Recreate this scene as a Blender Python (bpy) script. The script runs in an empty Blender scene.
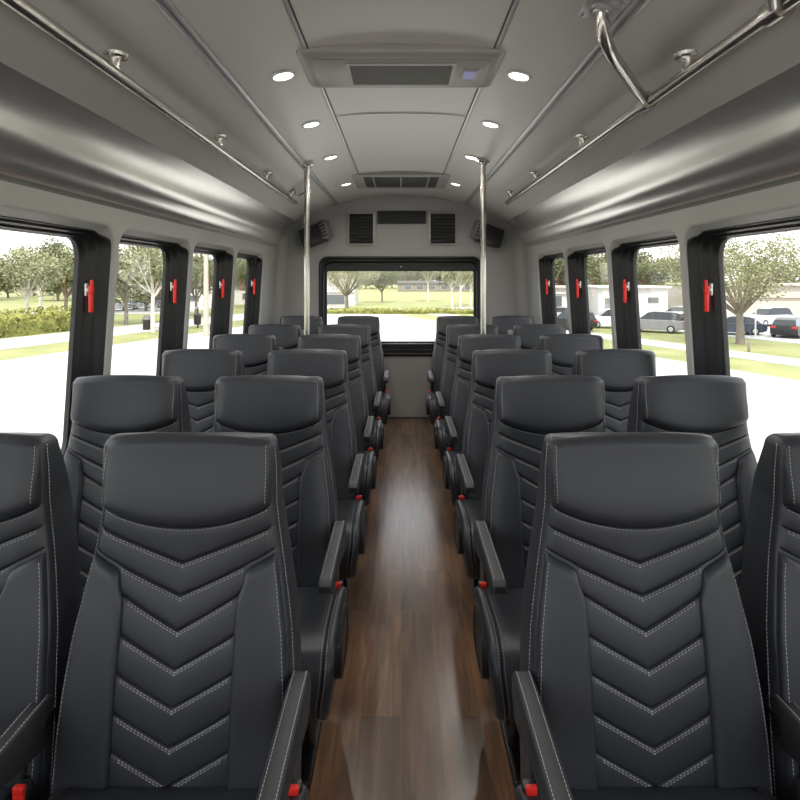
import bpy, bmesh, math, random
from mathutils import Vector, Matrix
random.seed(7)
PI = math.pi
SC = bpy.context.scene
COL = SC.collection
CAMZ = 1.40
EXT = -3.10          # height of the street relative to the cabin floor

# ------------------------------------------------------------------ helpers
class MB:
    """collects vertices and faces for one mesh"""
    def __init__(s):
        s.v = []; s.f = []; s.mi = []; s.cur = 0
    def add(s, vs, fs):
        o = len(s.v)
        s.v.extend([tuple(p) for p in vs])
        s.f.extend([tuple(i + o for i in f) for f in fs])
        s.mi.extend([s.cur] * len(fs))
        return s
    def loft(s, rings, closed=True, cap0=True, cap1=True, wrap=False):
        n = len(rings[0]); vs = [p for r in rings for p in r]; fs = []
        m = n if closed else n - 1
        R = len(rings)
        for i in range(R if wrap else R - 1):
            a = i * n; b = ((i + 1) % R) * n
            for j in range(m):
                k = (j + 1) % n
                fs.append((a + j, a + k, b + k, b + j))
        if closed and not wrap:
            if cap0: fs.append(tuple(range(n - 1, -1, -1)))
            if cap1: fs.append(tuple((R - 1) * n + j for j in range(n)))
        return s.add(vs, fs)
    def tube(s, pts, r, n=10, caps=True):
        pts = [Vector(p) for p in pts]
        rr = r if isinstance(r, (list, tuple)) else [r] * len(pts)
        rings = []; prev = None
        for i, p in enumerate(pts):
            t = (pts[min(i + 1, len(pts) - 1)] - pts[max(i - 1, 0)]).normalized()
            if prev is None:
                a = Vector((0, 0, 1)) if abs(t.z) < .9 else Vector((1, 0, 0))
                u = t.cross(a).normalized()
            else:
                u = (prev - t * prev.dot(t)).normalized()
            prev = u; w = t.cross(u)
            rings.append([p + (u * math.cos(2 * PI * k / n) + w * math.sin(2 * PI * k / n)) * rr[i] for k in range(n)])
        return s.loft(rings, True, caps, caps)
    def lathe(s, prof, n=20, M=None):
        M = M or Matrix()
        rings = [[M @ Vector((r * math.cos(2 * PI * k / n), r * math.sin(2 * PI * k / n), z)) for k in range(n)] for r, z in prof]
        return s.loft(rings)
    def box(s, c, d, bev=0.0, M=None, seg=2):
        bm = bmesh.new()
        bmesh.ops.create_cube(bm, size=1.0)
        for v in bm.verts:
            v.co = Vector((v.co.x * d[0], v.co.y * d[1], v.co.z * d[2]))
        if bev > 0:
            bmesh.ops.bevel(bm, geom=bm.edges[:], offset=min(bev, min(d) * .49), segments=seg, profile=.5, affect='EDGES')
        M = M or Matrix()
        bm.verts.index_update()
        c = Vector(c)
        s.add([M @ (v.co + c) for v in bm.verts], [[v.index for v in f.verts] for f in bm.faces])
        bm.free()
        return s
    def grid(s, rows):
        n = len(rows[0]); vs = [p for r in rows for p in r]
        fs = [(i * n + j, i * n + j + 1, (i + 1) * n + j + 1, (i + 1) * n + j) for i in range(len(rows) - 1) for j in range(n - 1)]
        return s.add(vs, fs)
    def mirror(s):
        m = MB(); m.v = [(-x, y, z) for x, y, z in s.v]; m.f = [tuple(reversed(f)) for f in s.f]; m.mi = list(s.mi)
        return m
    def mesh(s, name, mats, recalc=True, smooth=True, angle=38):
        me = bpy.data.meshes.new(name)
        me.from_pydata(s.v, [], s.f)
        mats = mats if isinstance(mats, (list, tuple)) else [mats]
        for m in mats: me.materials.append(m)
        me.polygons.foreach_set('material_index', s.mi)
        if recalc:
            bm = bmesh.new(); bm.from_mesh(me)
            bmesh.ops.recalc_face_normals(bm, faces=bm.faces[:])
            bm.to_mesh(me); bm.free()
        if smooth:
            me.polygons.foreach_set('use_smooth', [True] * len(me.polygons))
            try: me.set_sharp_from_angle(angle=math.radians(angle))
            except Exception: pass
        me.update()
        return me
    def obj(s, name, mats, parent=None, loc=None, **k):
        return link(name, s.mesh(name, mats, **k), parent, loc)

def link(name, me, parent=None, loc=None, rot=None):
    o = bpy.data.objects.new(name, me); COL.objects.link(o)
    if parent: o.parent = parent
    if loc is not None: o.location = loc
    if rot is not None: o.rotation_euler = rot
    return o
def thing(name, label, cat, loc=(0, 0, 0), rot=None, group=None):
    o = link(name, None, None, loc, rot)
    o.empty_display_size = .1
    return tag(o, label, cat, group)
def tag(o, label, cat, group=None):
    o['label'] = label; o['category'] = cat
    if group: o['group'] = group
    return o
def struct(o, label=None):
    o['kind'] = 'structure'
    if label: o['label'] = label; 
    return o
def copy_tree(o, parent=None):
    c = o.copy(); COL.objects.link(c); c.parent = parent
    for ch in list(o.children): copy_tree(ch, c)
    return c
def lerp(tab, x):
    if x <= tab[0][0]: return tab[0][1]
    for (a, p), (b, q) in zip(tab, tab[1:]):
        if x <= b: return p + (q - p) * (x - a) / (b - a)
    return tab[-1][1]
def smooth(x):
    x = max(0., min(1., x)); return x * x * (3 - 2 * x)
def rrect(a, b, c, d, r, n=6, extra=6):
    """rounded rectangle a..b by c..d, counter-clockwise, with points along the sides"""
    pts = []
    cs = [(b - r, d - r, 0), (a + r, d - r, 90), (a + r, c + r, 180), (b - r, c + r, 270)]
    arcs = [[(x + r * math.cos(math.radians(s + 90 * i / n)), y + r * math.sin(math.radians(s + 90 * i / n))) for i in range(n + 1)] for x, y, s in cs]
    for i in range(4):
        pts += arcs[i]
        p, q = arcs[i][-1], arcs[(i + 1) % 4][0]
        for k in range(1, extra):
            t = k / extra; pts.append((p[0] + (q[0] - p[0]) * t, p[1] + (q[1] - p[1]) * t))
    return pts

# ------------------------------------------------------------------ materials
def srgb(r, g, b):
    f = lambda c: (c / 255 / 12.92) if c / 255 <= .04045 else ((c / 255 + .055) / 1.055) ** 2.4
    return (f(r), f(g), f(b), 1)
def mat(name, col, rough=.5, metal=0., noise=None, bump=None, spec=.5, emit=None, coat=0., coords='Object'):
    m = bpy.data.materials.new(name); m.use_nodes = True
    nt = m.node_tree; N = nt.nodes; L = nt.links
    p = N['Principled BSDF']
    p.inputs['Base Color'].default_value = col
    p.inputs['Roughness'].default_value = rough
    p.inputs['Metallic'].default_value = metal
    p.inputs['Specular IOR Level'].default_value = spec
    if coat: p.inputs['Coat Weight'].default_value = coat; p.inputs['Coat Roughness'].default_value = .1
    if emit: p.inputs['Emission Color'].default_value = emit[0]; p.inputs['Emission Strength'].default_value = emit[1]
    tc = N.new('ShaderNodeTexCoord')
    if noise:                        # (scale, amount, col2)
        t = N.new('ShaderNodeTexNoise'); t.inputs['Scale'].default_value = noise[0]; t.inputs['Detail'].default_value = 4
        L.new(tc.outputs[coords], t.inputs['Vector'])
        r = N.new('ShaderNodeValToRGB'); r.color_ramp.elements[0].position = .5 - noise[1]; r.color_ramp.elements[1].position = .5 + noise[1]
        r.color_ramp.elements[0].color = col; r.color_ramp.elements[1].color = noise[2]
        L.new(t.outputs['Fac'], r.inputs['Fac']); L.new(r.outputs['Color'], p.inputs['Base Color'])
    if bump:                         # (scale, strength, distance)
        t = N.new('ShaderNodeTexNoise'); t.inputs['Scale'].default_value = bump[0]; t.inputs['Detail'].default_value = 3
        L.new(tc.outputs[coords], t.inputs['Vector'])
        b = N.new('ShaderNodeBump'); b.inputs['Strength'].default_value = bump[1]; b.inputs['Distance'].default_value = bump[2]
        L.new(t.outputs['Fac'], b.inputs['Height']); L.new(b.outputs['Normal'], p.inputs['Normal'])
    return m
M = {}
M['leather'] = mat('charcoal leather', (.025, .0275, .0335, 1), .41, bump=(260, .08, .0012), noise=(9, .3, (.029, .0315, .0375, 1)))
M['arm'] = mat('arm pad leather', (.022, .023, .025, 1), .55, bump=(260, .08, .0012))
M['thread'] = mat('grey thread', (.40, .40, .41, 1), .8)
M['plastic'] = mat('black plastic', (.016, .016, .017, 1), .38, bump=(500, .08, .001))
M['frame_black'] = mat('black window frame', (.007, .007, .0075, 1), .42)
M['rubber'] = mat('rubber', (.01, .01, .01, 1), .6)
M['red'] = mat('red plastic', srgb(222, 44, 34), .35)
M['latch'] = mat('light latch', srgb(205, 205, 205), .35, metal=.3)
M['steel'] = mat('brushed stainless steel', (.54, .52, .485, 1), .23, metal=1.)
M['wall'] = mat('grey wall panel', (.36, .354, .34, 1), .5, bump=(350, .05, .001))
M['ceiling'] = mat('satin grey ceiling', (.60, .58, .545, 1), .36, metal=.25, bump=(5, .05, .02))
M['duct'] = mat('semi gloss grey duct', (.70, .68, .65, 1), .26, metal=.85)
M['trim_metal'] = mat('anodised trim', (.48, .48, .48, 1), .32, metal=.7)
M['seam'] = mat('dark seam', (.05, .05, .05, 1), .6)
M['unit'] = mat('grey moulded plastic', (.37, .355, .33, 1), .35, metal=.2)
M['slat'] = mat('dark slat', (.035, .034, .032, 1), .5)
M['slat_grey'] = mat('grey slat', (.17, .17, .155, 1), .5)
M['dark'] = mat('black recess', (.006, .006, .006, 1), .6)
M['display'] = mat('lavender display', (.25, .25, .45, 1), .3, emit=((.30, .32, .65, 1), .18))
M['speaker_grey'] = mat('grey speaker grille', (.16, .16, .155, 1), .5)
M['belt'] = mat('grey belt guide', (.22, .22, .235, 1), .5)
M['lens'] = mat('lamp lens', (.9, .9, .88, 1), .4, emit=((1., .96, .9, 1), 6.))
M['leg_metal'] = mat('black painted steel', (.012, .012, .012, 1), .45)

def glass_mat(name, tint, gloss=.9):
    m = bpy.data.materials.new(name); m.use_nodes = True
    nt = m.node_tree; N = nt.nodes; L = nt.links
    N.remove(N['Principled BSDF'])
    out = N['Material Output']
    tr = N.new('ShaderNodeBsdfTransparent'); tr.inputs['Color'].default_value = tint
    gl = N.new('ShaderNodeBsdfGlossy'); gl.inputs['Roughness'].default_value = .02
    gl.inputs['Color'].default_value = (gloss, gloss, gloss, 1)
    lw = N.new('ShaderNodeLayerWeight'); pw = N.new('ShaderNodeMath'); pw.operation = 'POWER'; pw.inputs[1].default_value = 5.
    fr = N.new('ShaderNodeMath'); fr.operation = 'MULTIPLY_ADD'; fr.inputs[1].default_value = .7; fr.inputs[2].default_value = .02
    L.new(lw.outputs['Facing'], pw.inputs[0]); L.new(pw.outputs[0], fr.inputs[0])
    mx = N.new('ShaderNodeMixShader')
    L.new(fr.outputs[0], mx.inputs[0]); L.new(tr.outputs[0], mx.inputs[1]); L.new(gl.outputs[0], mx.inputs[2])
    L.new(mx.outputs[0], out.inputs['Surface'])
    return m
M['glass'] = glass_mat('window glass', (.98, .985, .98, 1))

def wood_mat():
    m = bpy.data.materials.new('wood plank vinyl'); m.use_nodes = True
    nt = m.node_tree; N = nt.nodes; L = nt.links; p = N['Principled BSDF']
    tc = N.new('ShaderNodeTexCoord')
    sep = N.new('ShaderNodeSeparateXYZ'); L.new(tc.outputs['Object'], sep.inputs[0])
    com = N.new('ShaderNodeCombineXYZ'); L.new(sep.outputs['Y'], com.inputs['X']); L.new(sep.outputs['X'], com.inputs['Y'])
    br = N.new('ShaderNodeTexBrick'); br.offset = .37; br.offset_frequency = 2
    br.inputs['Color1'].default_value = (.0, .0, .0, 1); br.inputs['Color2'].default_value = (1, 1, 1, 1)
    br.inputs['Mortar'].default_value = (.35, .35, .35, 1)
    br.inputs['Scale'].default_value = 1.; br.inputs['Mortar Size'].default_value = .0012
    br.inputs['Brick Width'].default_value = .92; br.inputs['Row Height'].default_value = .125
    L.new(com.outputs[0], br.inputs['Vector'])
    # grain: stretched noise, shifted per plank
    addv = N.new('ShaderNodeVectorMath'); addv.operation = 'ADD'
    sc = N.new('ShaderNodeVectorMath'); sc.operation = 'SCALE'; sc.inputs['Scale'].default_value = 5.
    L.new(br.outputs['Color'], sc.inputs[0]); L.new(tc.outputs['Object'], addv.inputs[0]); L.new(sc.outputs[0], addv.inputs[1])
    mp = N.new('ShaderNodeMapping'); mp.inputs['Scale'].default_value = (42, 2.2, 1)
    L.new(addv.outputs[0], mp.inputs['Vector'])
    n1 = N.new('ShaderNodeTexNoise'); n1.inputs['Scale'].default_value = 1.; n1.inputs['Detail'].default_value = 7; n1.inputs['Roughness'].default_value = .62
    n1.inputs['Distortion'].default_value = .8
    L.new(mp.outputs[0], n1.inputs['Vector'])
    mp2 = N.new('ShaderNodeMapping'); mp2.inputs['Scale'].default_value = (9, 1.3, 1)
    L.new(addv.outputs[0], mp2.inputs['Vector'])
    n2 = N.new('ShaderNodeTexNoise'); n2.inputs['Scale'].default_value = 1.; n2.inputs['Detail'].default_value = 3; n2.inputs['Distortion'].default_value = 1.5
    L.new(mp2.outputs[0], n2.inputs['Vector'])
    mix = N.new('ShaderNodeMath'); mix.operation = 'MULTIPLY_ADD'; mix.inputs[1].default_value = .55
    L.new(n1.outputs['Fac'], mix.inputs[0])
    m2 = N.new('ShaderNodeMath'); m2.operation = 'MULTIPLY'; m2.inputs[1].default_value = .45
    L.new(n2.outputs['Fac'], m2.inputs[0]); L.new(m2.outputs[0], mix.inputs[2])
    r = N.new('ShaderNodeValToRGB')
    e = r.color_ramp.elements
    e[0].position = .30; e[0].color = (.042, .022, .012, 1)
    e[1].position = .72; e[1].color = (.30, .165, .085, 1)
    k = e.new(.5); k.color = (.135, .070, .036, 1)
    L.new(mix.outputs[0], r.inputs['Fac'])
    tint = N.new('ShaderNodeMix'); tint.data_type = 'RGBA'; tint.blend_type = 'MULTIPLY'; tint.inputs['Factor'].default_value = 1.
    r2 = N.new('ShaderNodeValToRGB'); r2.color_ramp.elements[0].color = (.62, .62, .62, 1); r2.color_ramp.elements[1].color = (1.15, 1.12, 1.08, 1)
    L.new(br.outputs['Color'], r2.inputs['Fac'])
    L.new(r.outputs['Color'], tint.inputs['A']); L.new(r2.outputs['Color'], tint.inputs['B'])
    L.new(tint.outputs['Result'], p.inputs['Base Color'])
    p.inputs['Roughness'].default_value = .5; p.inputs['Coat Weight'].default_value = .85; p.inputs['Coat Roughness'].default_value = .25; p.inputs['Coat IOR'].default_value = 1.65; p.inputs['Specular IOR Level'].default_value = .1
    b = N.new('ShaderNodeBump'); b.inputs['Strength'].default_value = .25; b.inputs['Distance'].default_value = .002
    L.new(n1.outputs['Fac'], b.inputs['Height']); L.new(b.outputs['Normal'], p.inputs['Normal'])
    return m
M['wood'] = wood_mat()

# exterior
M['grass'] = mat('grass', (.15, .165, .05, 1), .9, noise=(.35, .22, (.24, .245, .10, 1)))
M['concrete'] = mat('pale concrete', (.36, .35, .335, 1), .9, noise=(.2, .3, (.43, .42, .405, 1)))
M['lot'] = mat('car park asphalt', (.30, .30, .30, 1), .9, noise=(.5, .3, (.36, .36, .35, 1)))
M['hedge'] = mat('hedge leaves', (.13, .15, .035, 1), .8, noise=(1.5, .2, (.29, .28, .07, 1)))
M['leaf'] = mat('tree leaves', (.10, .112, .045, 1), .7, noise=(.8, .2, (.19, .20, .095, 1)))
M['leaf_pale'] = mat('pale tree leaves', (.17, .18, .09, 1), .7, noise=(.8, .2, (.27, .27, .15, 1)))
M['leaf_dark'] = mat('dark tree leaves', (.10, .105, .05, 1), .7, noise=(.5, .2, (.17, .17, .09, 1)))  # far trees: distance haze is put into the colour by lightening the leaves
M['bark'] = mat('bark', (.16, .135, .11, 1), .9, noise=(6, .2, (.22, .19, .16, 1)))
M['bark_pale'] = mat('pale bark', (.50, .46, .40, 1), .9, noise=(4, .2, (.62, .58, .52, 1)))
M['stucco'] = mat('cream stucco', (.42, .37, .31, 1), .9, noise=(.3, .3, (.46, .41, .35, 1)))
M['stucco_white'] = mat('white stucco', (.55, .53, .50, 1), .9)
M['roof'] = mat('dark roof', (.12, .11, .10, 1), .8)
M['house_window'] = mat('building window', (.10, .11, .12, 1), .2)
M['tyre'] = mat('tyre', (.012, .012, .012, 1), .8)
M['rim'] = mat('wheel rim', (.45, .45, .46, 1), .35, metal=.7)
M['car_glass'] = mat('car glass', (.02, .024, .028, 1), .08)
M['tail'] = mat('tail lamp red', (.45, .02, .02, 1), .3)
CARC = {'black': (.012, .013, .016, 1), 'grey': (.20, .20, .21, 1), 'white': (.75, .75, .75, 1), 'silver': (.42, .43, .45, 1), 'dark blue': (.03, .04, .06, 1)}
for k, c in CARC.items(): M['car_' + k] = mat('car paint ' + k, c, .35, coat=.15)

# ------------------------------------------------------------------ camera
cam = bpy.data.cameras.new('camera'); co = bpy.data.objects.new('camera', cam); COL.objects.link(co)
co.location = (0, 0, CAMZ); co.rotation_euler = (PI / 2, 0, 0)
cam.sensor_width = 36; cam.lens = 576 / 800 * 36
cam.shift_y = -(400 - 278) / 800; cam.shift_x = -1 / 800
cam.clip_start = .02; cam.clip_end = 2000
SC.camera = co

# ================================================================== SEATS
TOPZ = 1.061; REC = .155
WZ = [(0, .176), (.03, .181), (.085, .184), (.155, .184), (.20, .189), (.25, .197), (.34, .213), (.41, .225), (.512, .234), (.60, .239), (.683, .240), (.80, .240)]
def wz(d): return lerp(WZ, d)
RT = .022
def ltop(u): return RT + .012 * abs(u) ** 3
LINES = [ltop,
         lambda u: .200 - .043 * u * u,
         lambda u: .272 - .070 * abs(u), lambda u: .335 - .086 * abs(u),
         lambda u: .400 - .113 * abs(u), lambda u: .471 - .117 * abs(u), lambda u: .541 - .120 * abs(u),
         lambda u: .613 - .123 * abs(u), lambda u: .683 - .125 * abs(u), lambda u: .753 - .125 * abs(u), lambda u: .80 + 0 * u]
def roll(u, d):
    t = ltop(u)
    if d >= t: return 0.
    a = min(1., (t - d) / RT); return RT * (1 - math.sqrt(max(0., 1 - a * a)))
FY = [(-.1, 0), (0, 0), (.20, -.002), (.27, -.010), (.336, -.026), (.405, -.043), (.481, -.060), (.552, -.074), (.623, -.084), (.693, -.093), (.8, -.106), (.95, -.122)]
def fy(d): return sum(lerp(FY, d + o) for o in (-.04, -.02, 0, .02, .04)) / 5
def base_y(u, d):
    """front surface without quilting (y of the back's front, 0 at the top)"""
    y = fy(d)
    y += .012 * abs(u) ** 10 + .004 * u * u
    return y + roll(u, d)
def quilt(u, d):
    for k in range(1, len(LINES) - 1):
        a = LINES[k](u); b = LINES[k + 1](u)
        if a <= d <= b:
            t = (d - a) / (b - a); tt = abs(2 * t - 1)
            e = min(t, 1 - t) * (b - a)
            f = 1 - smooth((abs(u) * wz(d) - .125) / .02) if k >= 3 else 1 - smooth((abs(u) - .93) / .07)
            return f * (.0030 * (1 - math.exp(-e / .0045)) + .0013 * (1 - tt * tt) - .0035 * math.exp(-(e / .0018) ** 2))
    return 0.
def front(u, d, lift=0.):
    return Vector((u * wz(d), base_y(u, d) - quilt(u, d) - lift, TOPZ - d))
def depth(d): return .056 + .052 * smooth(d / .17) + .030 * smooth((d - .1) / .4)

def make_backrest():
    us = []
    n = 26
    for i in range(-n, n + 1):
        t = i / n; us.append(math.copysign(1 - (1 - abs(t)) ** 1.25, t) if i else 0.)
    ts = [0, .015, .03, .055, .10, .18, .32, .50, .68, .82, .90, .945, .97, .985]
    rows = []
    for a in (90, 70, 50, 30, 15):                            # rolled top edge
        rows.append(('top', math.sin(math.radians(a))))
    for k in range(len(LINES) - 1):
        for t in ts: rows.append((k, t))
    rows.append((len(LINES) - 2, 1.))
    rings = []
    for k, t in rows:
        def dz(u):
            if k == 'top': return ltop(u) - RT * t * .98
            return LINES[k](u) + (LINES[k + 1](u) - LINES[k](u)) * t
        ring = [front(u, dz(u)) for u in us]
        de = dz(1.); w = wz(de); y0 = base_y(1., de); z = TOPZ - de
        D = depth(de); ro = roll(1., de)
        yb = y0 + D - 1.9 * ro
        SD = ((.003, .05), (.0065, .14), (.007, .32), (.007, .68), (.004, .92), (-.012, 1.0))
        for off, fr in SD:
            ring.append(Vector((w + off - ro * .6, y0 + fr * (yb - y0), z)))
        for q in (.6, .2, -.2, -.6):
            ring.append(Vector((q * w, yb + .006, z)))
        for off, fr in reversed(SD):
            ring.append(Vector((-(w + off - ro * .6), y0 + fr * (yb - y0), z)))
        rings.append(ring)
    return MB().loft(rings)
def prof(a, p=6.):
    return max(0., 1 - abs(2 * a - 1) ** p) ** .6
def pillow(rows_fn, ns, nt):
    rows = []
    for j in range(nt + 1):
        t = .5 - .5 * math.cos(PI * j / nt)
        rows.append([rows_fn((.5 - .5 * math.cos(PI * i / ns)), t) for i in range(ns + 1)])
    bm = MB().grid(rows)
    # side skirt running back into the body
    loop = [rows[0][i] for i in range(ns + 1)] + [rows[j][ns] for j in range(1, nt + 1)] + [rows[nt][i] for i in range(ns - 1, -1, -1)] + [rows[j][0] for j in range(nt - 1, 0, -1)]
    bm.loft([loop, [p + Vector((0, .012, 0)) for p in loop]], True, False, True)
    return bm
def hr_pt(s, t):
    u = (2 * s - 1) * .994
    top = ltop(u) - .016; bot = LINES[1](u) - .001
    d = top + (bot - top) * t
    p = front(u, d)
    h = (.005 + .024 * smooth(t * 1.1)) * max(0., 1 - abs(2 * s - 1) ** 26) ** .5
    h *= max(0., 1 - max(0., (t - .84) / .16) ** 2.4) ** .5
    h *= max(0., 1 - max(0., (.12 - t) / .12) ** 2)
    p.y -= h - .003
    return p
def make_headrest():
    return pillow(hr_pt, 36, 26)
def bol_pt(sg, s, t):
    xin = .118
    u0 = (xin + (.20 - xin) * s) / .20
    zt = LINES[3](u0) + .007
    if s < .26: zt += .026 * (1 - math.sqrt(max(0., 1 - ((.26 - s) / .26) ** 2)))
    d = zt + (.80 - zt) * t
    xi = xin + .012 * math.exp(-((d - .31) / .025) ** 2)
    x = xi + (wz(d) * .997 - xi) * s
    u = x / wz(d)
    y = base_y(u, d)
    h = .0165 * max(0., 1 - abs(2 * s - 1) ** 14) ** .5 * (max(0., 1 - max(0., (.035 - t) / .035) ** 2) ** .5)
    return Vector((sg * x, y - h + .001, TOPZ - d))
def make_bolster(sg):
    return pillow(lambda s, t: bol_pt(sg, s, t), 26, 44)
def dashes(m, pts, up, pitch=.0082, ln=.0055, w=.0013, h=.0009):
    """a running stitch along a polyline"""
    acc = 0.; pos = []
    for a, b in zip(pts, pts[1:]):
        L = (b - a).length
        if L < 1e-6: continue
        dvec = (b - a) / L; t = (-acc) % pitch
        while t < L:
            pos.append((a + dvec * t, dvec)); t += pitch
        acc += L
    for p, dv in pos:
        n = up; sd = dv.cross(n).normalized() * (w / 2)
        q = dv * (ln / 2); e = n * h
        vs = [p - q - sd - e * .5, p + q - sd - e * .5, p + q + sd - e * .5, p - q + sd - e * .5,
              p - q * .8 - sd * .6 + e, p + q * .8 - sd * .6 + e, p + q * .8 + sd * .6 + e, p - q * .8 + sd * .6 + e]
        m.add(vs, [(4, 5, 6, 7), (0, 1, 5, 4), (1, 2, 6, 5), (2, 3, 7, 6), (3, 0, 4, 7)])
def make_stitching():
    m = MB(); up = Vector((0, -.975, .22))
    for k in range(1, 10):                                    # beneath each seam of the quilting
        lim = .97 if k <= 3 else None
        for off in ((.0055,) if k == 1 else (.0045, .0085)):
            for sg in (-1, 1):
                pts = []
                for i in range(41):
                    u = sg * i / 40
                    d = LINES[k](u) + off
                    x = abs(u) * wz(d)
                    if k == 3 and x > .135: break
                    if k > 3 and x > .113: break
                    if abs(u) > .96: break
                    pts.append(front(u, d, .0006))
                dashes(m, pts, up)
    for sg in (-1, 1):                                       # both sides of the edge seam
        pts2 = []
        for i in range(97):
            d = .03 + i * .0075
            pts2.append(Vector((sg * (wz(d) + .0078), base_y(1., d) + .14 * depth(d), TOPZ - d)))
        dashes(m, pts2, Vector((sg * .9, -.43, 0)))
        dashes(m, [bol_pt(sg, .93, .03 + .95 * i / 60) + Vector((0, -.0008, 0)) for i in range(61)], up)
        dashes(m, [hr_pt(.5 + sg * .478, .10 + .80 * i / 30) + Vector((0, -.0008, 0)) for i in range(31)], up)
    return m
def make_cushion(xa, xb):
    prof_ = [(y, z - .024) for y, z in [(-.085, .40), (-.13, .420), (-.20, .427), (-.30, .434), (-.37, .436), (-.415, .428), (-.447, .408), (-.466, .376), (-.472, .335), (-.466, .285), (-.450, .235), (-.425, .214), (-.38, .208), (-.25, .208), (-.11, .210), (-.085, .23), (-.078, .31)]]
    c = Vector((-.28, .301))
    def ring(x, ins, dish=0.):
        out = []
        for y, z in prof_:
            v = Vector((y, z)); dv = (c - v); L = dv.length
            v = v + dv / L * ins
            if z > .388: v.y -= dish
            out.append(Vector((x - (.016 * smooth((.36 - v.y) / .15) if x > (xa + xb) / 2 + .1 else 0), v.x, v.y)))
        return out
    st = [(0, .016), (.003, .008), (.009, .002), (.018, 0), (.026, 0), (.029, .004), (.032, 0)]
    w = xb - xa
    xs = [(xa + a, i, 0) for a, i in st] + [(xa + w * q, -.002, .010 * math.sin(PI * q)) for q in (.2, .35, .5, .65, .8)] + [(xb - a, i, 0) for a, i in reversed(st)]
    return MB().loft([ring(x, i, dsh) for x, i, dsh in xs]), [ring(xb - .022, -.001), ring(xb - .036, -.001), ring(xa + .022, -.001)]
def make_arm(xc, w=.040, dz=0.):
    P = [(-.030, .505), (-.020, .535), (-.026, .564), (-.045, .576), (-.10, .578), (-.22, .577), (-.39, .575), (-.42, .571), (-.432, .558), (-.430, .540), (-.41, .530), (-.30, .524), (-.20, .510), (-.12, .490), (-.07, .480), (-.042, .486)]
    P = [(y, z + dz) for y, z in P]
    c = Vector((-.22, .54 + dz))
    def ring(x, ins):
        out = []
        for y, z in P:
            v = Vector((y, z)); n = Vector((0, z - .535)); 
            dv = Vector((c.x - y, 0)) ; 
            v.y -= math.copysign(ins, z - dz - .53)
            if y > -.06: v.x -= ins
            if y < -.38: v.x += ins
            out.append(Vector((x, v.x, v.y)))
        return out
    a, b = xc - w / 2, xc + w / 2
    st = [(0, .006), (.0015, .003), (.004, .0008), (.007, 0)]
    m = MB().loft([ring(a + q, i) for q, i in st] + [ring(b - q, i) for q, i in reversed(st)])
    sms = []
    for x in (a + .007, b - .007):
        sm = MB(); sms.append(sm)
        r = [Vector((x, y, z + .0004)) for y, z in P[3:8]]
        dashes(sm, r, Vector((0, 0, 1)))
    return m, sms
ME = {}
ME['backrest'] = make_backrest().mesh('backrest', M['leather'])
ME['headrest'] = make_headrest().mesh('headrest', M['leather'])
ME['bolster_a'] = make_bolster(1).mesh('bolster', M['leather'])
ME['bolster_b'] = make_bolster(-1).mesh('bolster', M['leather'])
ME['stitching'] = make_stitching().mesh('stitching', M['thread'], smooth=False)

def variant(tagname, sgn, xa, xb, xarm, xbuck, dz=0.):
    """meshes that differ between aisle / window and left / right seats (sgn -1 mirrors)"""
    mm = (lambda b: b.mirror()) if sgn < 0 else (lambda b: b)
    d = {}
    c, rings = make_cushion(xa, xb)
    d['cushion'] = mm(c).mesh('cushion', M['leather'])
    d['cushion_stitching'] = []
    for r, up in zip(rings, (Vector((.6, -.5, .5)), Vector((0, -.7, .7)), Vector((-.6, -.5, .5)))):
        s = MB(); dashes(s, r[2:12], up); d['cushion_stitching'].append(mm(s).mesh('stitching', M['thread'], smooth=False))
    a, s = make_arm(xarm, .034 if tagname == 'window' else .040, dz)
    d['armrest'] = mm(a).mesh('armrest', M['arm'])
    d['arm_stitching'] = [mm(q).mesh('stitching', M['thread'], smooth=False) for q in s]
    p = MB()
    p.tube([(xarm - .019, -.055, .522 + dz), (xarm + .019, -.055, .522 + dz)], .024, 18)
    p.box((xarm - .012, -.075, .44 + dz / 2), (.014, .055, .14), .006)
    d['arm_pivot'] = mm(p).mesh('arm_pivot', M['plastic'])
    b = MB()
    b.box((xbuck, -.115, .368), (.030, .026, .075), .006, Matrix.Translation((0, 0, 0)))
    d['buckle'] = mm(b).mesh('buckle', M['plastic'])
    b = MB().box((xbuck, -.128, .403), (.022, .012, .016), .003)
    b.box((xbuck, -.1295, .390), (.022, .006, .012), .002)
    d['button'] = mm(b).mesh('button', M['red'])
    q = MB()
    ov = lambda x, g: [Vector((x, -.27 + (.105 - g) * math.copysign(abs(math.cos(t)) ** .6, math.cos(t)), .315 + (.075 - g) * math.copysign(abs(math.sin(t)) ** .6, math.sin(t)))) for t in [2 * PI * k / 32 for k in range(32)]]
    q.loft([ov(xb - .012, 0), ov(xb + .008, 0), ov(xb + .012, .004), ov(xb + .0125, .014), ov(xb + .009, .018), ov(xb + .009, .05)])
    d['side_cover'] = mm(q).mesh('side_cover', M['plastic'])
    l = MB()
    l.box(((xa + xb) / 2, -.27, .198), (xb - xa - .06, .30, .024), .006)
    d['seat_frame'] = mm(l).mesh('seat_frame', M['leg_metal'])
    for i, x in enumerate((xa + .07, xb - .09)):
        l = MB()
        l.tube([(x, -.20, .19), (x, -.17, .02)], .016, 10)
        l.tube([(x, -.36, .19), (x, -.30, .02)], .016, 10)
        l.box((x, -.25, .0125), (.045, .36, .025), .008)
        d['leg%d' % i] = mm(l).mesh('leg', M['leg_metal'])
    return d
VAR = {('aisle', 1): variant('aisle', 1, -.218, .285, .257, .258), ('aisle', -1): variant('aisle', -1, -.218, .285, .257, .258),
       ('window', 1): variant('window', 1, -.235, .208, .227, .228, -.045), ('window', -1): variant('window', -1, -.235, .208, .227, .228, -.045)}
ROWY = [1.250, 2.000, 2.744, 3.484, 4.224, 5.18]
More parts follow.
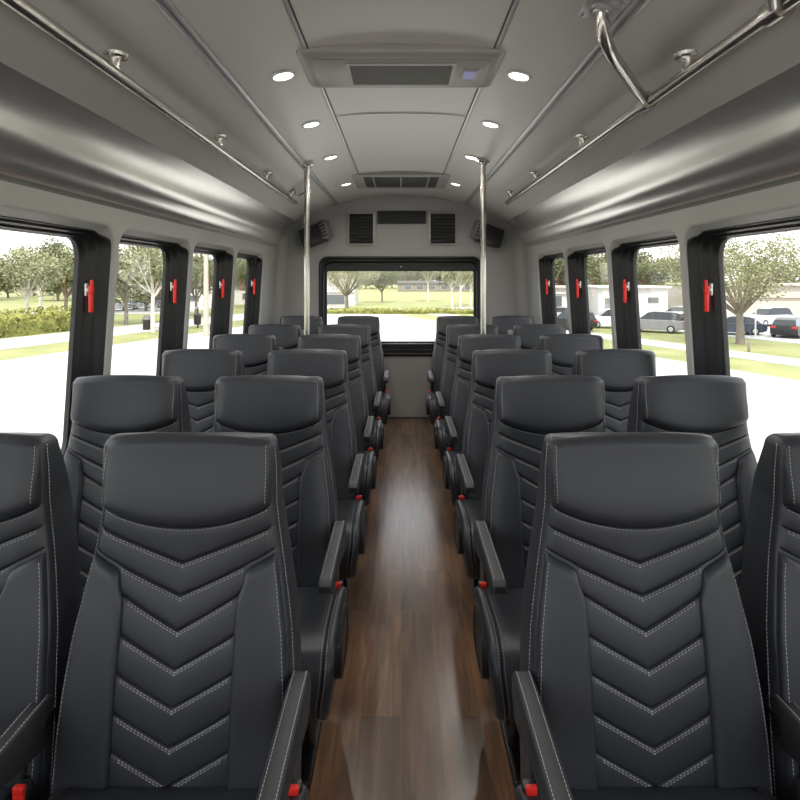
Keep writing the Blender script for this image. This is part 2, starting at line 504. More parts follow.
SX = {('aisle', 1): [-.468, -.464, -.450, -.437, -.418, -.385], ('aisle', -1): [.512, .526, .534, .538, .527, .512],
      ('window', 1): [-.972, -.965, -.960, -.958, -.935, -.905], ('window', -1): [1.02, 1.025, 1.035, 1.043, 1.027, 1.012]}
ORD = ['front', 'second', 'third', 'fourth', 'fifth', 'rearmost']
WHERE = {('aisle', 1): 'on the left edge of the wooden aisle', ('aisle', -1): 'on the right edge of the wooden aisle',
         ('window', 1): 'beside the left wall windows', ('window', -1): 'beside the right wall windows'}
for (kind, sg), xs in SX.items():
    for r, x in enumerate(xs):
        lab = 'black quilted leather seat %s, %s row' % (WHERE[(kind, sg)], ORD[r])
        t = thing('bus_seat', lab, 'seat', (x, ROWY[r], 0), None, 'quilted bus seats in rows')
        v = VAR[(kind, sg)]
        br = link('backrest', ME['backrest'], t)
        st = link('stitching', ME['stitching'], br); st['label'] = 'pale grey double stitching'
        link('headrest', ME['headrest'], t)
        link('bolster', ME['bolster_a'], t); link('bolster', ME['bolster_b'], t)
        cu = link('cushion', v['cushion'], t); [link('stitching', q, cu) for q in v['cushion_stitching']]
        ar = link('armrest', v['armrest'], t); [link('stitching', q, ar) for q in v['arm_stitching']]; link('arm_pivot', v['arm_pivot'], ar)
        bk = link('buckle', v['buckle'], t); bt = link('button', v['button'], bk); bt['label'] = 'red buckle button'
        if kind == 'aisle': link('side_cover', v['side_cover'], t)
        sf = link('seat_frame', v['seat_frame'], t)
        link('leg', v['leg0'], t); link('leg', v['leg1'], t)
        if kind == 'window' and r in (3, 4):
            s2 = sg
            g = MB()
            g.box((s2 * .215, .05, .945 if r == 3 else .985), (.040, .055, .060), .016, None, 3)
            gd = g.obj('belt_guide', M['plastic'] if r == 3 else M['belt'], t); gd['label'] = 'shoulder belt guide'
            b = MB()
            b.loft([[Vector((s2 * xx, yy, zz)) for xx, yy, zz in ((x0 - .018, y0, z0), (x0 + .018, y0, z0), (x0 + .018, y0 + .003, z0), (x0 - .018, y0 + .003, z0))] for x0, y0, z0 in
                    ((.222, .04, .97), (.226, .005, .955), (.228, -.03, .90), (.224, -.06, .80), (.222, -.11, .60), (.222, -.15, .47))])
            b.obj('belt_webbing', M['plastic'], gd)

# ================================================================== CABIN SHELL
Y0, YR = -1.95, 5.76
def XW(z): return 1.24 + .065 * (CAMZ - z)
BAY = .90
WC = [2.05 + BAY * k for k in range(-4, 4)]                # window centres: -1.52 .. 4.78
HWn = .424; WZ0, WZ1, WR = .58, 1.616, .090
WTOP = 1.86
def bay_wall(m, sg, yc):
    hole = rrect(yc - HWn, yc + HWn, WZ0, WZ1, WR, 7, 6)
    a, b, c, d = yc - BAY / 2, yc + BAY / 2, 0., WTOP
    cy, cz = yc, (WZ0 + WZ1) / 2
    out = []
    n = len(hole)
    for (y, z) in hole:
        dy, dz = y - cy, z - cz
        k = min(((b - cy) / dy) if dy > 1e-9 else 9e9, ((a - cy) / dy) if dy < -1e-9 else 9e9, ((d - cz) / dz) if dz > 1e-9 else 9e9, ((c - cz) / dz) if dz < -1e-9 else 9e9)
        out.append((cy + dy * k, cz + dz * k))
    # snap nearest ray points to the bay corners
    for q in ((a, c), (b, c), (a, d), (b, d)):
        i = min(range(n), key=lambda i: (out[i][0] - q[0]) ** 2 + (out[i][1] - q[1]) ** 2); out[i] = q
    def P(p, off): return Vector((sg * (XW(p[1]) + off), p[0], p[1]))
    def off(pts, r): # grow hole by r
        return [(cy + (y - cy) * (1 + r / HWn), cz + (z - cz) * (1 + r / ((WZ1 - WZ0) / 2))) for y, z in pts]
    tp = lambda p: smooth((p[1] - (WZ1 - .06)) / .05)
    rings = [[P(p, 0) for p in out], [P(p, 0) for p in off(hole, .016)], [P(p, .001) for p in off(hole, .010)], [P(p, .004) for p in off(hole, .004)], [P(p, .010) for p in off(hole, .001)], *[[P((p[0], p[1] - .017 * tp(q)), o + .036 * tp(q)) for p, q in zip(off(hole, g), hole)] for g, o in ((0, .014), (-.004, .016), (.02, .018))]]
    m.loft(rings, True, False, False)
def wall_side(name, sg):
    m = MB()
    W_ = [w + (.035 if sg > 0 else 0) for w in WC]
    for yc in W_: bay_wall(m, sg, yc)
    for ya, yb in ((Y0 - .05, W_[0] - BAY / 2), (W_[-1] + BAY / 2, YR + .02)):
        if yb - ya < .01: continue
        m.grid([[Vector((sg * XW(z), y, z)) for y in (ya, yb)] for z in (0, .5, 1., 1.5, WTOP)])
    o = m.obj(name, M['wall'], recalc=False, angle=30)
    return struct(o)
wall_side('wall_left', -1); wall_side('wall_right', 1)

FR = [  # (hole growth, outward offset) of the black window frame profile
    (-.003, .031), (-.006, .034), (-.009, .056), (-.012, .060), (-.024, .063), (-.028, .067), (-.034, .086), (-.037, .090), (-.050, .092), (-.053, .096), (-.057, .108), (-.064, .113), (-.064, .132), (.03, .145), (.03, .031)
]
for sg, side in ((-1, 'left'), (1, 'right')):
    for i, yc in enumerate(WC):
        if i < 2: continue
        if sg > 0: yc += .035
        cy, cz = yc, (WZ0 + WZ1) / 2
        hole = rrect(yc - HWn, yc + HWn, WZ0, WZ1, WR, 7, 4)
        def P(p, g, off):
            tp = smooth((p[1] - (WZ1 - .06)) / .05)
            gz = g * (1 - .45 * tp) if g < 0 else g
            y, z = cy + (p[0] - cy) * (1 + g / HWn), cz + (p[1] - cz) * (1 + gz / ((WZ1 - WZ0) / 2)) - .017 * tp
            if off < .035: off -= .018 * (1 - tp)
            if off < .1: off = max(off, .050 * tp)
            return Vector((sg * (XW(z) + off), y, z))
        root = link('window_%d' % (i - 1 + (6 if sg > 0 else 0)), None); struct(root)
        m = MB(); m.loft([[P(p, g, o) for p in hole] for g, o in FR], True, False, False, wrap=True)
        m.obj('window_frame', M['frame_black'], root, angle=50)
        g = MB(); pr = [P(p, -.058, .118) for p in hole]; pr2 = [P(p, -.058, .123) for p in hole]
        g.loft([pr, pr2])
        g.obj('glass_pane', M['glass'], root, smooth=False)
        # red emergency release on the rear jamb
        hx = 1.24 + .070; hy = yc + HWn - .032; hz = 1.325
        T = Matrix.Translation((sg * hx, hy, hz)) @ Matrix.Rotation(sg * math.radians(-10), 4, 'Z')
        h = MB()
        h.box((0, -.012, -.025), (.017, .018, .090), .004, T)
        h.box((0, -.014, .025), (.022, .020, .034), .004, T)
        h.box((-sg * .004, -.016, .052), (.012, .012, .030), .003, T)
        ho = h.obj('release_handle', M['red'], root); ho['label'] = 'red emergency release handle'
        l = MB()
        l.box((sg * .020, -.004, .026), (.010, .022, .052), .003, T)
        l.box((sg * .012, -.024, .024), (.012, .006, .012), .002, T)
        lo = l.obj('latch', M['latch'], ho); lo['label'] = 'light metal latch'

# ceiling profile ----------------------------------------------------
CP = [(0, 2.222), (.12, 2.221), (.24, 2.215), (.336, 2.204), (.42, 2.189), (.50, 2.170), (.57, 2.152), (.635, 2.133), (.70, 2.113), (.77, 2.090), (.83, 2.068), (.90, 2.035), (.97, 1.997), (.985, 1.9885), (1.008, 1.974), (1.031, 1.9565), (1.06, 1.945), (1.10, 1.932), (1.16, 1.89), (1.22, 1.845)]
def CZ(x): return lerp(CP, abs(x))
def cnorm(x):
    e = .02; dzdx = (CZ(x + e) - CZ(x - e)) / (2 * e)
    return Vector((dzdx, 0, -1)).normalized()
cp = [(-x, z) for x, z in reversed(CP[1:])] + CP
m = MB(); m.grid([[Vector((x, y, z)) for x, z in cp] for y in (Y0 - .05, 0, 2, 4, YR - .10, YR - .03, YR + .02)])
struct(m.obj('ceiling', M['ceiling'], recalc=False, angle=60))
# front wall with the windscreen opening (behind the camera)
def outline(n_hint=None):
    z = [.0, .4, .8, 1.2, 1.6, 1.84]
    pts = [(XW(q), q) for q in z] + [(x, zz) for x, zz in reversed(CP[:-1])]
    left = [(-x, zz) for x, zz in reversed(pts) if x > 1e-6]
    return pts + left
def end_wall(name, y, hole, cx, cz, hole_rings, material):
    poly = outline()
    out = []
    for hx, hz in hole:
        dx, dz = hx - cx, hz - cz; best = None
        for (ax, az), (bx, bz) in zip(poly, poly[1:] + poly[:1]):
            ex, ez = bx - ax, bz - az; den = dx * ez - dz * ex
            if abs(den) < 1e-9: continue
            t = ((ax - cx) * ez - (az - cz) * ex) / den; s_ = ((ax - cx) * dz - (az - cz) * dx) / den
            if t > 0 and -1e-6 <= s_ <= 1 + 1e-6 and (best is None or t < best): best = t
        out.append((cx + dx * best * 1.03, cz + dz * best * 1.03 if dz > 0 else cz + dz * best))
    for q in ((XW(0), 0), (-XW(0), 0)):
        i = min(range(len(out)), key=lambda i: (out[i][0] - q[0]) ** 2 + (out[i][1] - q[1]) ** 2); out[i] = q
    m = MB()
    rings = [[Vector((x, y, z)) for x, z in out]]
    for g, dy in hole_rings:
        rings.append([Vector((cx + (x - cx) * (1 + g / .7), y + dy, cz + (z - cz) * (1 + g / .5))) for x, z in hole])
    m.loft(rings, True, False, False)
    return struct(m.obj(name, material, recalc=False, angle=30))
rw = rrect(-.815, .800, .625, 1.612, .085, 7, 14)
end_wall('wall_rear', YR, rw, -.008, 1.12, [(.03, 0), (0, 0), (0, .05)], M['wall'])
fw = rrect(-1.0, 1.0, .95, 1.80, .1, 6, 12)
end_wall('wall_front', Y0, fw, 0, 1.30, [(0, 0), (0, -.05)], M['wall'])
# rear window
root = link('window_15', None); struct(root)
rc = (-.008, 1.12)
def PR(p, g, y):
    gx, gz = g
    return Vector((rc[0] + (p[0] - rc[0]) * (1 + gx / .8075), YR + y, rc[1] + (p[1] - rc[1]) * (1 + gz / .4935)))
m = MB()
prof_r = [((.002, .002), .02), ((.004, .004), -.012), ((-.004, -.004), -.020), ((-.014, -.014), -.020), ((-.022, -.022), -.010), ((-.028, -.028), -.008), ((-.034, -.034), -.014), ((-.042, -.042), -.014), ((-.05, -.05), .005), ((-.058, -.06), .012), ((-.058, -.06), .05), ((.002, .002), .05)]
m.loft([[PR(p, g, y) for p in rw] for g, y in prof_r], True, False, False, wrap=True)
m.obj('window_frame', M['frame_black'], root, angle=50)
m = MB()   # inner sash: deep band above and below the pane
outer = rrect(-.765, .750, .68, 1.56, .03, 5, 8); inner = rrect(-.742, .727, .765, 1.468, .02, 5, 8)
m.loft([[Vector((x, YR + .012, z)) for x, z in outer], [Vector((x, YR + .012, z)) for x, z in inner], [Vector((x, YR + .030, z)) for x, z in inner], [Vector((x, YR + .030, z)) for x, z in outer]], True, False, False, wrap=True)
m.box((-.0075, YR + .010, 1.535), (1.40, .012, .006), .002)
m.obj('sash', M['frame_black'], root, angle=40)
m = MB(); m.box((-.0075, YR + .009, .742), (1.48, .010, .012), .003)
o = m.obj('sill_strip', M['trim_metal'], root); o['label'] = 'thin grey metal strip under the pane'
m = MB(); m.tube([(-.0, YR + .012, 1.515), (-.0, YR + .004, 1.515)], .006, 10)
m.obj('latch', M['latch'], root)
m = MB(); m.box((-.0075, YR + .022, 1.116), (1.50, .005, .73), 0)
m.obj('glass_pane', M['glass'], root, smooth=False)
# floor
m = MB(); m.grid([[Vector((x, y, 0)) for x in (-1.34, 1.34)] for y in (Y0, YR)])
struct(m.obj('floor', M['wood'], smooth=False))
# rear wall corner fillets and horizontal panel trim, baseboard
for nm, sg in (('trim_1', -1), ('trim_2', 1)):
    m = MB(); rings = []
    for z in (.0, .6, 1.2, 1.84):
        X = XW(z); rr = .09
        arc = [Vector((sg * (X - rr + rr * math.sin(a)), YR - rr + rr * math.cos(a), z)) for a in [math.radians(q) for q in (0, 15, 30, 45, 60, 75, 90)]]
        rings.append(arc)
    m.grid(rings); o = struct(m.obj(nm, M['wall'], recalc=False))
m = MB(); m.box((0, YR - .004, .006), (2.46, .008, .012), .002)
struct(m.obj('baseboard_rear', M['seam']))

# overhead ducts along both sides ------------------------------------
DP = [(1.30, 1.672), (1.232, 1.678)]
def _duct():
    x, z = 1.0305, 1.9572; out = [(x, z)]
    for th0, th1, L, n in ((50, 40, .055, 5), (40, 27, .045, 5), (27, 20, .026, 5), (20, 18, .030, 4), (18, 27, .020, 4), (27, 46, .028, 5), (46, 33, .028, 5), (33, 27, .012, 4), (27, 33, .012, 4), (33, 75, .055, 7)):
        for i in range(n):
            th = math.radians(th0 + (th1 - th0) * (i + .5) / n); x += math.sin(th) * L / n; z -= math.cos(th) * L / n; out.append((x, z))
    return out
DP = DP + list(reversed(_duct()))
for nm, sg in (('trim_3', -1), ('trim_4', 1)):
    m = MB(); rings = []
    cx, cz = 1.20, 1.84
    for y, k in ((Y0, 1), (0, 1), (2, 1), (4, 1), (5.40, 1), (5.50, .985), (5.57, .93), (5.62, .82), (5.65, .62), (5.66, .3)):
        rings.append([Vector((sg * (cx + (x - cx) * k), y, cz + (z - cz) * k)) for x, z in DP])
    m.loft(rings, False)
    struct(m.obj(nm, M['duct'], angle=80), 'rounded grey overhead duct running above the windows')
# ceiling trims: aluminium strips over the aisle edges and the seams of the centre panel
n_ = 5
for sg in (-1, 1):
    x = sg * .635
    m = MB()
    nv = cnorm(x); tv = Vector((-nv.z, 0, nv.x))
    sec = [(-.018, -.004), (-.018, .004), (-.012, .008), (-.005, .008), (-.003, .003), (.003, .003), (.005, .008), (.012, .008), (.018, .004), (.018, -.004)]
    c = Vector((x, 0, CZ(x)))
    m.loft([[c + tv * a + nv * b + Vector((0, y, 0)) for a, b in sec] for y in (Y0, YR - .02)])
    struct(m.obj('trim_%d' % n_, M['trim_metal']), 'two-line metal strip along the ceiling'); n_ += 1
    x = sg * .336
    m = MB(); c = Vector((x, 0, CZ(x))); nv = cnorm(x); tv = Vector((-nv.z, 0, nv.x))
    m.loft([[c + tv * a + nv * b + Vector((0, y, 0)) for a, b in [(-.007, -.003), (-.007, .003), (-.003, .004), (.003, .004), (.007, .003), (.007, -.003)]] for y in (Y0, 4.45)])
    struct(m.obj('trim_%d' % n_, M['trim_metal'])); n_ += 1
    m = MB()
    m.loft([[c + tv * (a - sg * .010) + nv * b + Vector((0, y, 0)) for a, b in [(-.003, -.003), (-.003, .002), (.003, .002), (.003, -.003)]] for y in (Y0, 4.45)])
    struct(m.obj('trim_%d' % n_, M['seam'])); n_ += 1
m = MB()
for y in (2.86, 1.40):
    r1 = []
    for q in (-.006, .006):
        r1.append([Vector((x, y + q * (1 - (x / .33) ** 2 * .4), CZ(x) - .0035)) for x in [(-.32 + .04 * k) for k in range(17)]])
    m.grid(r1)
struct(m.obj('trim_%d' % n_, M['seam'])); n_ += 1

# ceiling air unit ---------------------------------------------------
t = thing('ceiling_air_unit', 'grey flat air unit with dark grille and small display on the ceiling', 'air unit', (0, 2.205, 2.214))
m = MB()
sec = lambda sx, sy, z: [Vector((x, y, z)) for x, y in rrect(-sx, sx, -sy, sy, .018, 4, 3)]
m.loft([sec(.372, .187, .02), sec(.372, .187, -.012), sec(.370, .185, -.020), sec(.362, .178, -.026), sec(.345, .168, -.030), sec(.330, .16, -.031)])
m.obj('body', M['unit'], t)
m = MB(); a = rrect(-.325, .325, -.145, .145, .03, 5, 3); b = rrect(-.318, .318, -.138, .138, .026, 5, 3)
m.loft([[Vector((x, y, -.029)) for x, y in a], [Vector((x, y, -.0335)) for x, y in a], [Vector((x, y, -.035)) for x, y in b]])
m.obj('cover_panel', M['unit'], t)
m = MB(); a = rrect(-.205, .205, -.118, .118, .008, 3, 2); b = rrect(-.190, .190, -.105, .105, .006, 3, 2)
m.loft([[Vector((x, y, -.033)) for x, y in a], [Vector((x, y, -.040)) for x, y in a], [Vector((x, y, -.040)) for x, y in b], [Vector((x, y, -.034)) for x, y in b]], True, False, True)
g = m.obj('grille_frame', M['unit'], t)
m = MB()
for k in range(21): m.box((0, -.100 + k * .010, -.0375), (.378, .0055, .005), 0, None)
m.box((0, 0, -.0355), (.38, .21, .001))
m.obj('grille', M['slat_grey'], g)
m = MB(); m.box((.262, 0, -.036), (.062, .125, .004), .0015)
d_ = m.obj('display_bezel', M['unit'], t)
m = MB(); m.box((.262, .0, -.0385), (.044, .085, .002), 0)
m.obj('display', M['display'], d_)

# rear ceiling vent ---------------------------------------------------
t = thing('ceiling_vent', 'long black slatted vent in a pale frame at the rear of the ceiling', 'vent', (0, 4.78, 2.212))
m = MB(); a = rrect(-.385, .385, -.33, .33, .01, 3, 2); b = rrect(-.30, .30, -.27, .27, .008, 3, 2)
m.loft([[Vector((x, y, .03)) for x, y in a], [Vector((x, y, -.018)) for x, y in a], [Vector((x, y, -.022)) for x, y in b], [Vector((x, y, .0)) for x, y in b]], True, False, False)
m.obj('vent_frame', M['unit'], t)
m = MB(); m.box((0, 0, -.003), (.60, .54, .006)); m.obj('recess', M['dark'], t)
m = MB()
for k in range(29): m.box((-.28 + k * .02, 0, -.012), (.006, .54, .012))
m.obj('slat', M['slat'], t)
for x in (-.22, 0, .22):
    m = MB(); m.tube([(x, -.26, -.022), (x, .26, -.022)], .007, 10); m.obj('rod', M['unit'], t)

# downlights -------------------------------------------------------
LY = [1.50, 2.22, 2.92, 3.72, 4.78]
WORDS = ['nearest the front, ahead of the air unit', 'beside the air unit', 'just past the air unit', 'third along from the air unit', 'beside the rear ceiling vent']
for sg, sd in ((-1, 'left'), (1, 'right')):
    for i, y in enumerate(LY):
        if i == 0: continue
        x = sg * .455
        t = thing('downlight', 'lit round recessed downlight in the %s of the ceiling, %s' % (sd, WORDS[i]), 'downlight', (x, y, CZ(x)), None, 'recessed ceiling downlights')
        t.rotation_euler = (0, -math.atan2(cnorm(x).x, 1) , 0)
        ang = math.atan2(CZ(x + .02) - CZ(x - .02), .04)
        t.rotation_euler = (0, -ang, 0)
        m = MB(); m.lathe([(.040, .01), (.048, .004), (.050, -.002), (.047, -.006), (.040, -.007), (.037, -.003)], 28)
        m.obj('trim_ring', M['latch'], t)
        m = MB(); m.lathe([(.039, .004), (.038, -.004), (.03, -.0055), (.0, -.006)], 28)
        m.obj('lens', M['lens'], t)
    for i, y in enumerate(LY):
        x = sg * .455
        L = bpy.data.lights.new('downlight_lamp', 'AREA'); L.shape = 'DISK'; L.size = .072; L.energy = 3.0; L.color = (1., .95, .88)
        L.spread = math.radians(170)
        lo = bpy.data.objects.new('downlight_lamp', L); COL.objects.link(lo)
        lo.location = Vector((x, y, CZ(x))) + cnorm(x) * .012
        lo.rotation_euler = (0, -math.atan2(CZ(x + .02) - CZ(x - .02), .04), 0)

# grab rails -------------------------------------------------------
RX, RZ = .847, 2.005
for sg, sd in ((-1, 'left'), (1, 'right')):
    t = thing('grab_rail', 'polished steel ceiling grab rail above the %s seats' % sd, 'grab rail', (sg * RX, 0, RZ))
    m = MB()
    ye = 4.60
    m.tube([(0, -.6, 0), (0, ye - .004, 0), (0, ye, 0)], [.019, .019, .013], 20)
    m.obj('rail', M['steel'], t)
    for y in (.75, 1.70, 2.68, 3.62, 4.42):
        xx = .020
        zt = CZ(RX + .006) - RZ
        m = MB()
        m.lathe([(.018, -.005), (.0175, zt - .012), (.021, zt - .006), (.038, zt - .005), (.041, zt + .004), (.0, zt + .012)], 18, Matrix.Translation((0, y, 0)))
        for a in range(4):
            m.lathe([(.005, zt - .008), (.005, zt)], 8, Matrix.Translation((.029 * math.cos(a * PI / 2 + .4), y + .029 * math.sin(a * PI / 2 + .4), 0)))
        m.obj('mount', M['steel'], t)
    if sg > 0:
        for y_rail, y_top in ((1.99, 1.605), (1.30, .90)):
            xt = .560; zc = CZ(xt)
            A = Vector((xt - RX, y_top, zc - RZ)); B = Vector((0, y_rail, .0))
            pts = [A, A - Vector((0, 0, .02))]
            c1 = A - Vector((0, 0, .095)); d1 = (B - c1).normalized()
            for k in range(9):
                q = k / 8; p0 = A - Vector((0, 0, .02)); p2 = c1 + d1 * .13
                pts.append(p0 * (1 - q) ** 2 + c1 * 2 * q * (1 - q) + p2 * q * q)
            pts += [B]
            m = MB(); m.tube(pts, .0185, 18)
            br = m.obj('support_tube', M['steel'], t)
            nv = cnorm(xt); ang = -math.atan2(CZ(xt + .02) - CZ(xt - .02), .04)
            T = Matrix.Translation(A) @ Matrix.Rotation(ang, 4, 'Y')
            m = MB(); m.box((0, -.01, -.004), (.10, .15, .008), .003, T)
            m.lathe([(.030, -.016), (.032, -.006), (.019, -.02)], 18, T)
            for ax in (-.04, .04):
                for ay in (-.07, .05): m.lathe([(.006, -.012), (.0065, -.007), (.0, -.004)], 8, T @ Matrix.Translation((ax, ay, 0)))
            m.obj('mount_plate', M['trim_metal'], br)
            m = MB(); m.tube([B + Vector((0, -.026, 0)), B + Vector((0, .026, 0))], .0275, 20)
            m.tube([B + Vector((-.012, -.03, .012)), B], .0225, 16)
            m.obj('collar', M['steel'], br)
# stanchion poles
for sg, px in ((-1, -.608), (1, .531)):
    y = 3.725
    zt = CZ(px)
    t = thing('grab_pole', 'vertical steel pole from floor to ceiling %s of the aisle' % ('left' if sg < 0 else 'right'), 'pole', (px, y, 0))
    m = MB(); m.tube([(0, 0, 0), (0, 0, zt)], .0185, 20); m.obj('tube', M['steel'], t)
    m = MB(); m.lathe([(.0, zt + .004), (.045, zt - .002), (.045, zt - .012), (.028, zt - .018), (.024, zt - .03), (.0186, zt - .03)], 20); m.obj('top_flange', M['steel'], t)
    m = MB(); m.lathe([(.0, 0.0), (.045, .0), (.045, .008), (.026, .014), (.0186, .03)], 20); m.obj('floor_flange', M['steel'], t)
# bent fitting beside the left rail end
t = thing('ceiling_hook', 'small bent steel hook fitting on the ceiling beside the left rail end', 'fitting', (-.78, 4.36, CZ(.78)))
m = MB(); m.tube([(-.03, .0, 0), (-.02, 0, -.05), (.0, 0, -.07), (.03, 0, -.05), (.055, 0, -.035)], .008, 10); m.obj('arm', M['steel'], t)
m = MB(); m.lathe([(.0, -.03), (.022, -.03), (.026, -.02), (.026, .01), (.02, .018), (0, .018)], 18, Matrix.Translation((.075, -.02, -.045)) @ Matrix.Rotation(PI / 2, 4, 'X')); m.obj('cap', M['steel'], t)

# rear wall fittings --------------------------------------------------
def px2(x, y, d=YR): return ((x - 401) / 576 * d, CAMZ - (y - 278) / 576 * d)
for nm, x0, x1 in (('left', 349, 373.5), ('right', 430, 455.5)):
    a, zt = px2(x0, 213.5); b, zb = px2(x1, 244)
    cx, cz, w, h = (a + b) / 2, (zt + zb) / 2, b - a, zt - zb
    t = thing('wall_vent', 'dark louvred vent in a grey frame on the rear wall, %s of the dark panel' % nm, 'vent', (cx, YR - .001, cz))
    m = MB(); o_ = rrect(-w / 2 - .018, w / 2 + .018, -h / 2 - .018, h / 2 + .018, .008, 3, 2); i_ = rrect(-w / 2 + .004, w / 2 - .004, -h / 2 + .004, h / 2 - .004, .004, 3, 2)
    m.loft([[Vector((x, 0, z)) for x, z in o_], [Vector((x, -.016, z)) for x, z in o_], [Vector((x, -.022, z)) for x, z in i_], [Vector((x, -.002, z)) for x, z in i_]], True, False, False)
    m.obj('vent_frame', M['unit'], t)
    m = MB(); m.box((0, -.002, 0), (w - .01, .003, h - .01)); m.obj('recess', M['dark'], t)
    m = MB()
    for k in range(9):
        z = -h / 2 + .02 + k * (h - .04) / 8
        m.box((0, 0, 0), (w - .012, .016, .005), 0, Matrix.Translation((0, -.010, z)) @ Matrix.Rotation(math.radians(-35), 4, 'X'))
    m.obj('louvre', M['slat'], t)
a, zt = px2(377.5, 211); b, zb = px2(426, 224)
t = thing('sign_board', 'long unlit black panel centred high on the rear wall between two vents', 'panel', ((a + b) / 2, YR - .001, (zt + zb) / 2))
w, h = b - a, zt - zb
m = MB(); m.box((0, -.010, 0), (w, .02, h), .005); m.obj('housing', M['plastic'], t)
m = MB(); m.box((0, -.0215, 0), (w - .02, .003, h - .02), .001); m.obj('screen', M['dark'], t)
for sg, nm in ((-1, 'left'), (1, 'right')):
    a, z = px2(319 if sg < 0 else 484, 235)
    t = thing('speaker', 'tilted black box speaker with grey grille, high in the %s corner of the rear wall' % nm, 'speaker', (a, YR - .10, z))
    t.rotation_euler = (0, math.radians(sg * 18), math.radians(sg * 18))
    m = MB(); m.box((sg * .045, 0, 0), (.235, .14, .185), .012); m.obj('cabinet', M['plastic'], t)
    m = MB(); m.box((-sg * .105, -.02, .012), (.075, .12, .185), .012); g = m.obj('grille', M['speaker_grey'], t); g['label'] = 'grey slotted grille'
    m = MB()
    for k in range(5):
        for q in (-1, 1): m.box((-sg * .105 + q * .015, -.082, .012 - .064 + k * .032), (.022, .006, .018), .002)
    m.obj('slot', M['dark'], g)
    m = MB(); m.box((sg * .02, .085, 0), (.06, .07, .06), .006); m.obj('bracket', M['plastic'], t)
# ================================================================== OUTSIDE
def gp(px, py):   # a point on the street seen at a pixel
    d = (CAMZ - EXT) * 576 / (py - 278); return Vector(((px - 401) / 576 * d, d, EXT))
def slab(name, pts, z, material, label):
    m = MB(); n = len(pts)
    m.loft([[Vector((p[0], p[1], EXT - .05)) for p in pts], [Vector((p[0], p[1], EXT + z)) for p in pts]], True, False, True)
    o = m.obj(name, material, smooth=False); struct(o, label); return o
slab('ground', [(-600, -300), (600, -300), (600, 900), (-600, 900)], 0., M['grass'], 'wide green lawn all around the bus')
nl = Vector((-.954, .301)); dl = Vector((.301, .954)); pl = Vector((-21.7, 31.2))
nr = Vector((.93, .37)); dr = Vector((-.37, .93)); pr_ = Vector((16.8, 26.8))
def L_(o, t): p = pl + nl * o + dl * t; return (p.x, p.y)
def R_(o, t): p = pr_ + nr * o + dr * t; return (p.x, p.y)
slab('street', [(-60, -60), (60, -60), R_(0, -60), R_(0, 46.5), (2, 71), (-8, 71), L_(0, 41), L_(0, -60)], .01, M['concrete'], 'pale sunlit concrete road around the bus')
slab('sidewalk_left', [L_(4.6, -50), L_(4.6, 60), L_(10.6, 60), L_(10.6, -50)], .03, M['concrete'], 'pale path beyond the grass strip on the left')
slab('sidewalk_right', [R_(4.0, -50), R_(4.0, 60), R_(6.6, 60), R_(6.6, -50)], .03, M['concrete'], 'pale path beyond the grass strip on the right')
slab('parking_lot', [R_(15.5, -30), R_(12.5, 60), R_(70, 60), R_(70, -30)], .03, M['lot'], 'grey car park beyond the right lawn')
slab('parking_lot_left', [(-50, 72), (-28, 72), (-28, 100), (-50, 100)], .03, M['lot'], 'grey car park beyond the left lawn')
slab('driveway', [(-16, 71.5), (-4, 71.5), (-3.0, 73), (-16, 76)], .02, M['concrete'], 'pale kerb strip behind the bus')

def leaf_cluster(m, c, r, n, sz, rnd, flat=1.):
    for _ in range(n):
        while True:
            v = Vector((rnd.uniform(-1, 1), rnd.uniform(-1, 1), rnd.uniform(-1, 1)))
            if .25 < v.length < 1: break
        p = c + Vector((v.x * r, v.y * r, v.z * r * flat))
        a = Vector((rnd.gauss(0, 1), rnd.gauss(0, 1), rnd.gauss(0, 1))).normalized(); b = a.cross(Vector((rnd.gauss(0, 1), rnd.gauss(0, 1), rnd.gauss(0, 1)))).normalized()
        s = sz * rnd.uniform(.6, 1.3)
        m.add([p - a * s, p + b * s * .5, p + a * s, p - b * s * .5], [(0, 1, 2, 3)])
def tree_meshes(name, seed, H, trunk_h, crown_r, nbr, leafmat, barkmat, tr=.16, leaves=3600, sz=.16, flat=.7, open_=1.):
    rnd = random.Random(seed)
    tm = MB(); tips = []
    tm.tube([(0, 0, -.1), (.03, 0, trunk_h * .5), (0, .03, trunk_h), (.04, .02, trunk_h + (H - trunk_h) * .35)], [tr * 1.25, tr, tr * .85, tr * .35], 9)
    for k in range(nbr):
        a = 2 * PI * k / nbr + rnd.uniform(-.3, .3); rr = crown_r * rnd.uniform(.45, .85); hh = trunk_h + (H - trunk_h) * rnd.uniform(.35, .85)
        p0 = Vector((0, 0, trunk_h * rnd.uniform(.82, 1.05))); p3 = Vector((rr * math.cos(a), rr * math.sin(a), hh))
        mid = p0.lerp(p3, .5) + Vector((0, 0, .06 * H * rnd.uniform(-.5, 1)))
        tm.tube([p0, mid, p3], [tr * .5, tr * .32, tr * .1], 6)
        tips.append(p3); tips.append(mid)
        for j in range(3):
            q = mid.lerp(p3, rnd.uniform(.1, .8)); e = q + Vector((rnd.uniform(-1, 1), rnd.uniform(-1, 1), rnd.uniform(.1, 1))) * crown_r * .35
            tm.tube([q, e], [tr * .16, tr * .05], 5); tips.append(e)
    cm = MB(); cz = trunk_h + (H - trunk_h) * .5
    blobs = tips + [Vector((rnd.uniform(-.5, .5) * crown_r, rnd.uniform(-.5, .5) * crown_r, cz + rnd.uniform(-.1, .5) * (H - trunk_h) * .8)) for _ in range(6)]
    per = max(20, leaves // len(blobs))
    for b in blobs: leaf_cluster(cm, b, crown_r * rnd.uniform(.26, .42) * open_, per, sz, rnd, flat)
    return tm.mesh('trunk', barkmat), cm.mesh('crown', leafmat, recalc=False, smooth=False)
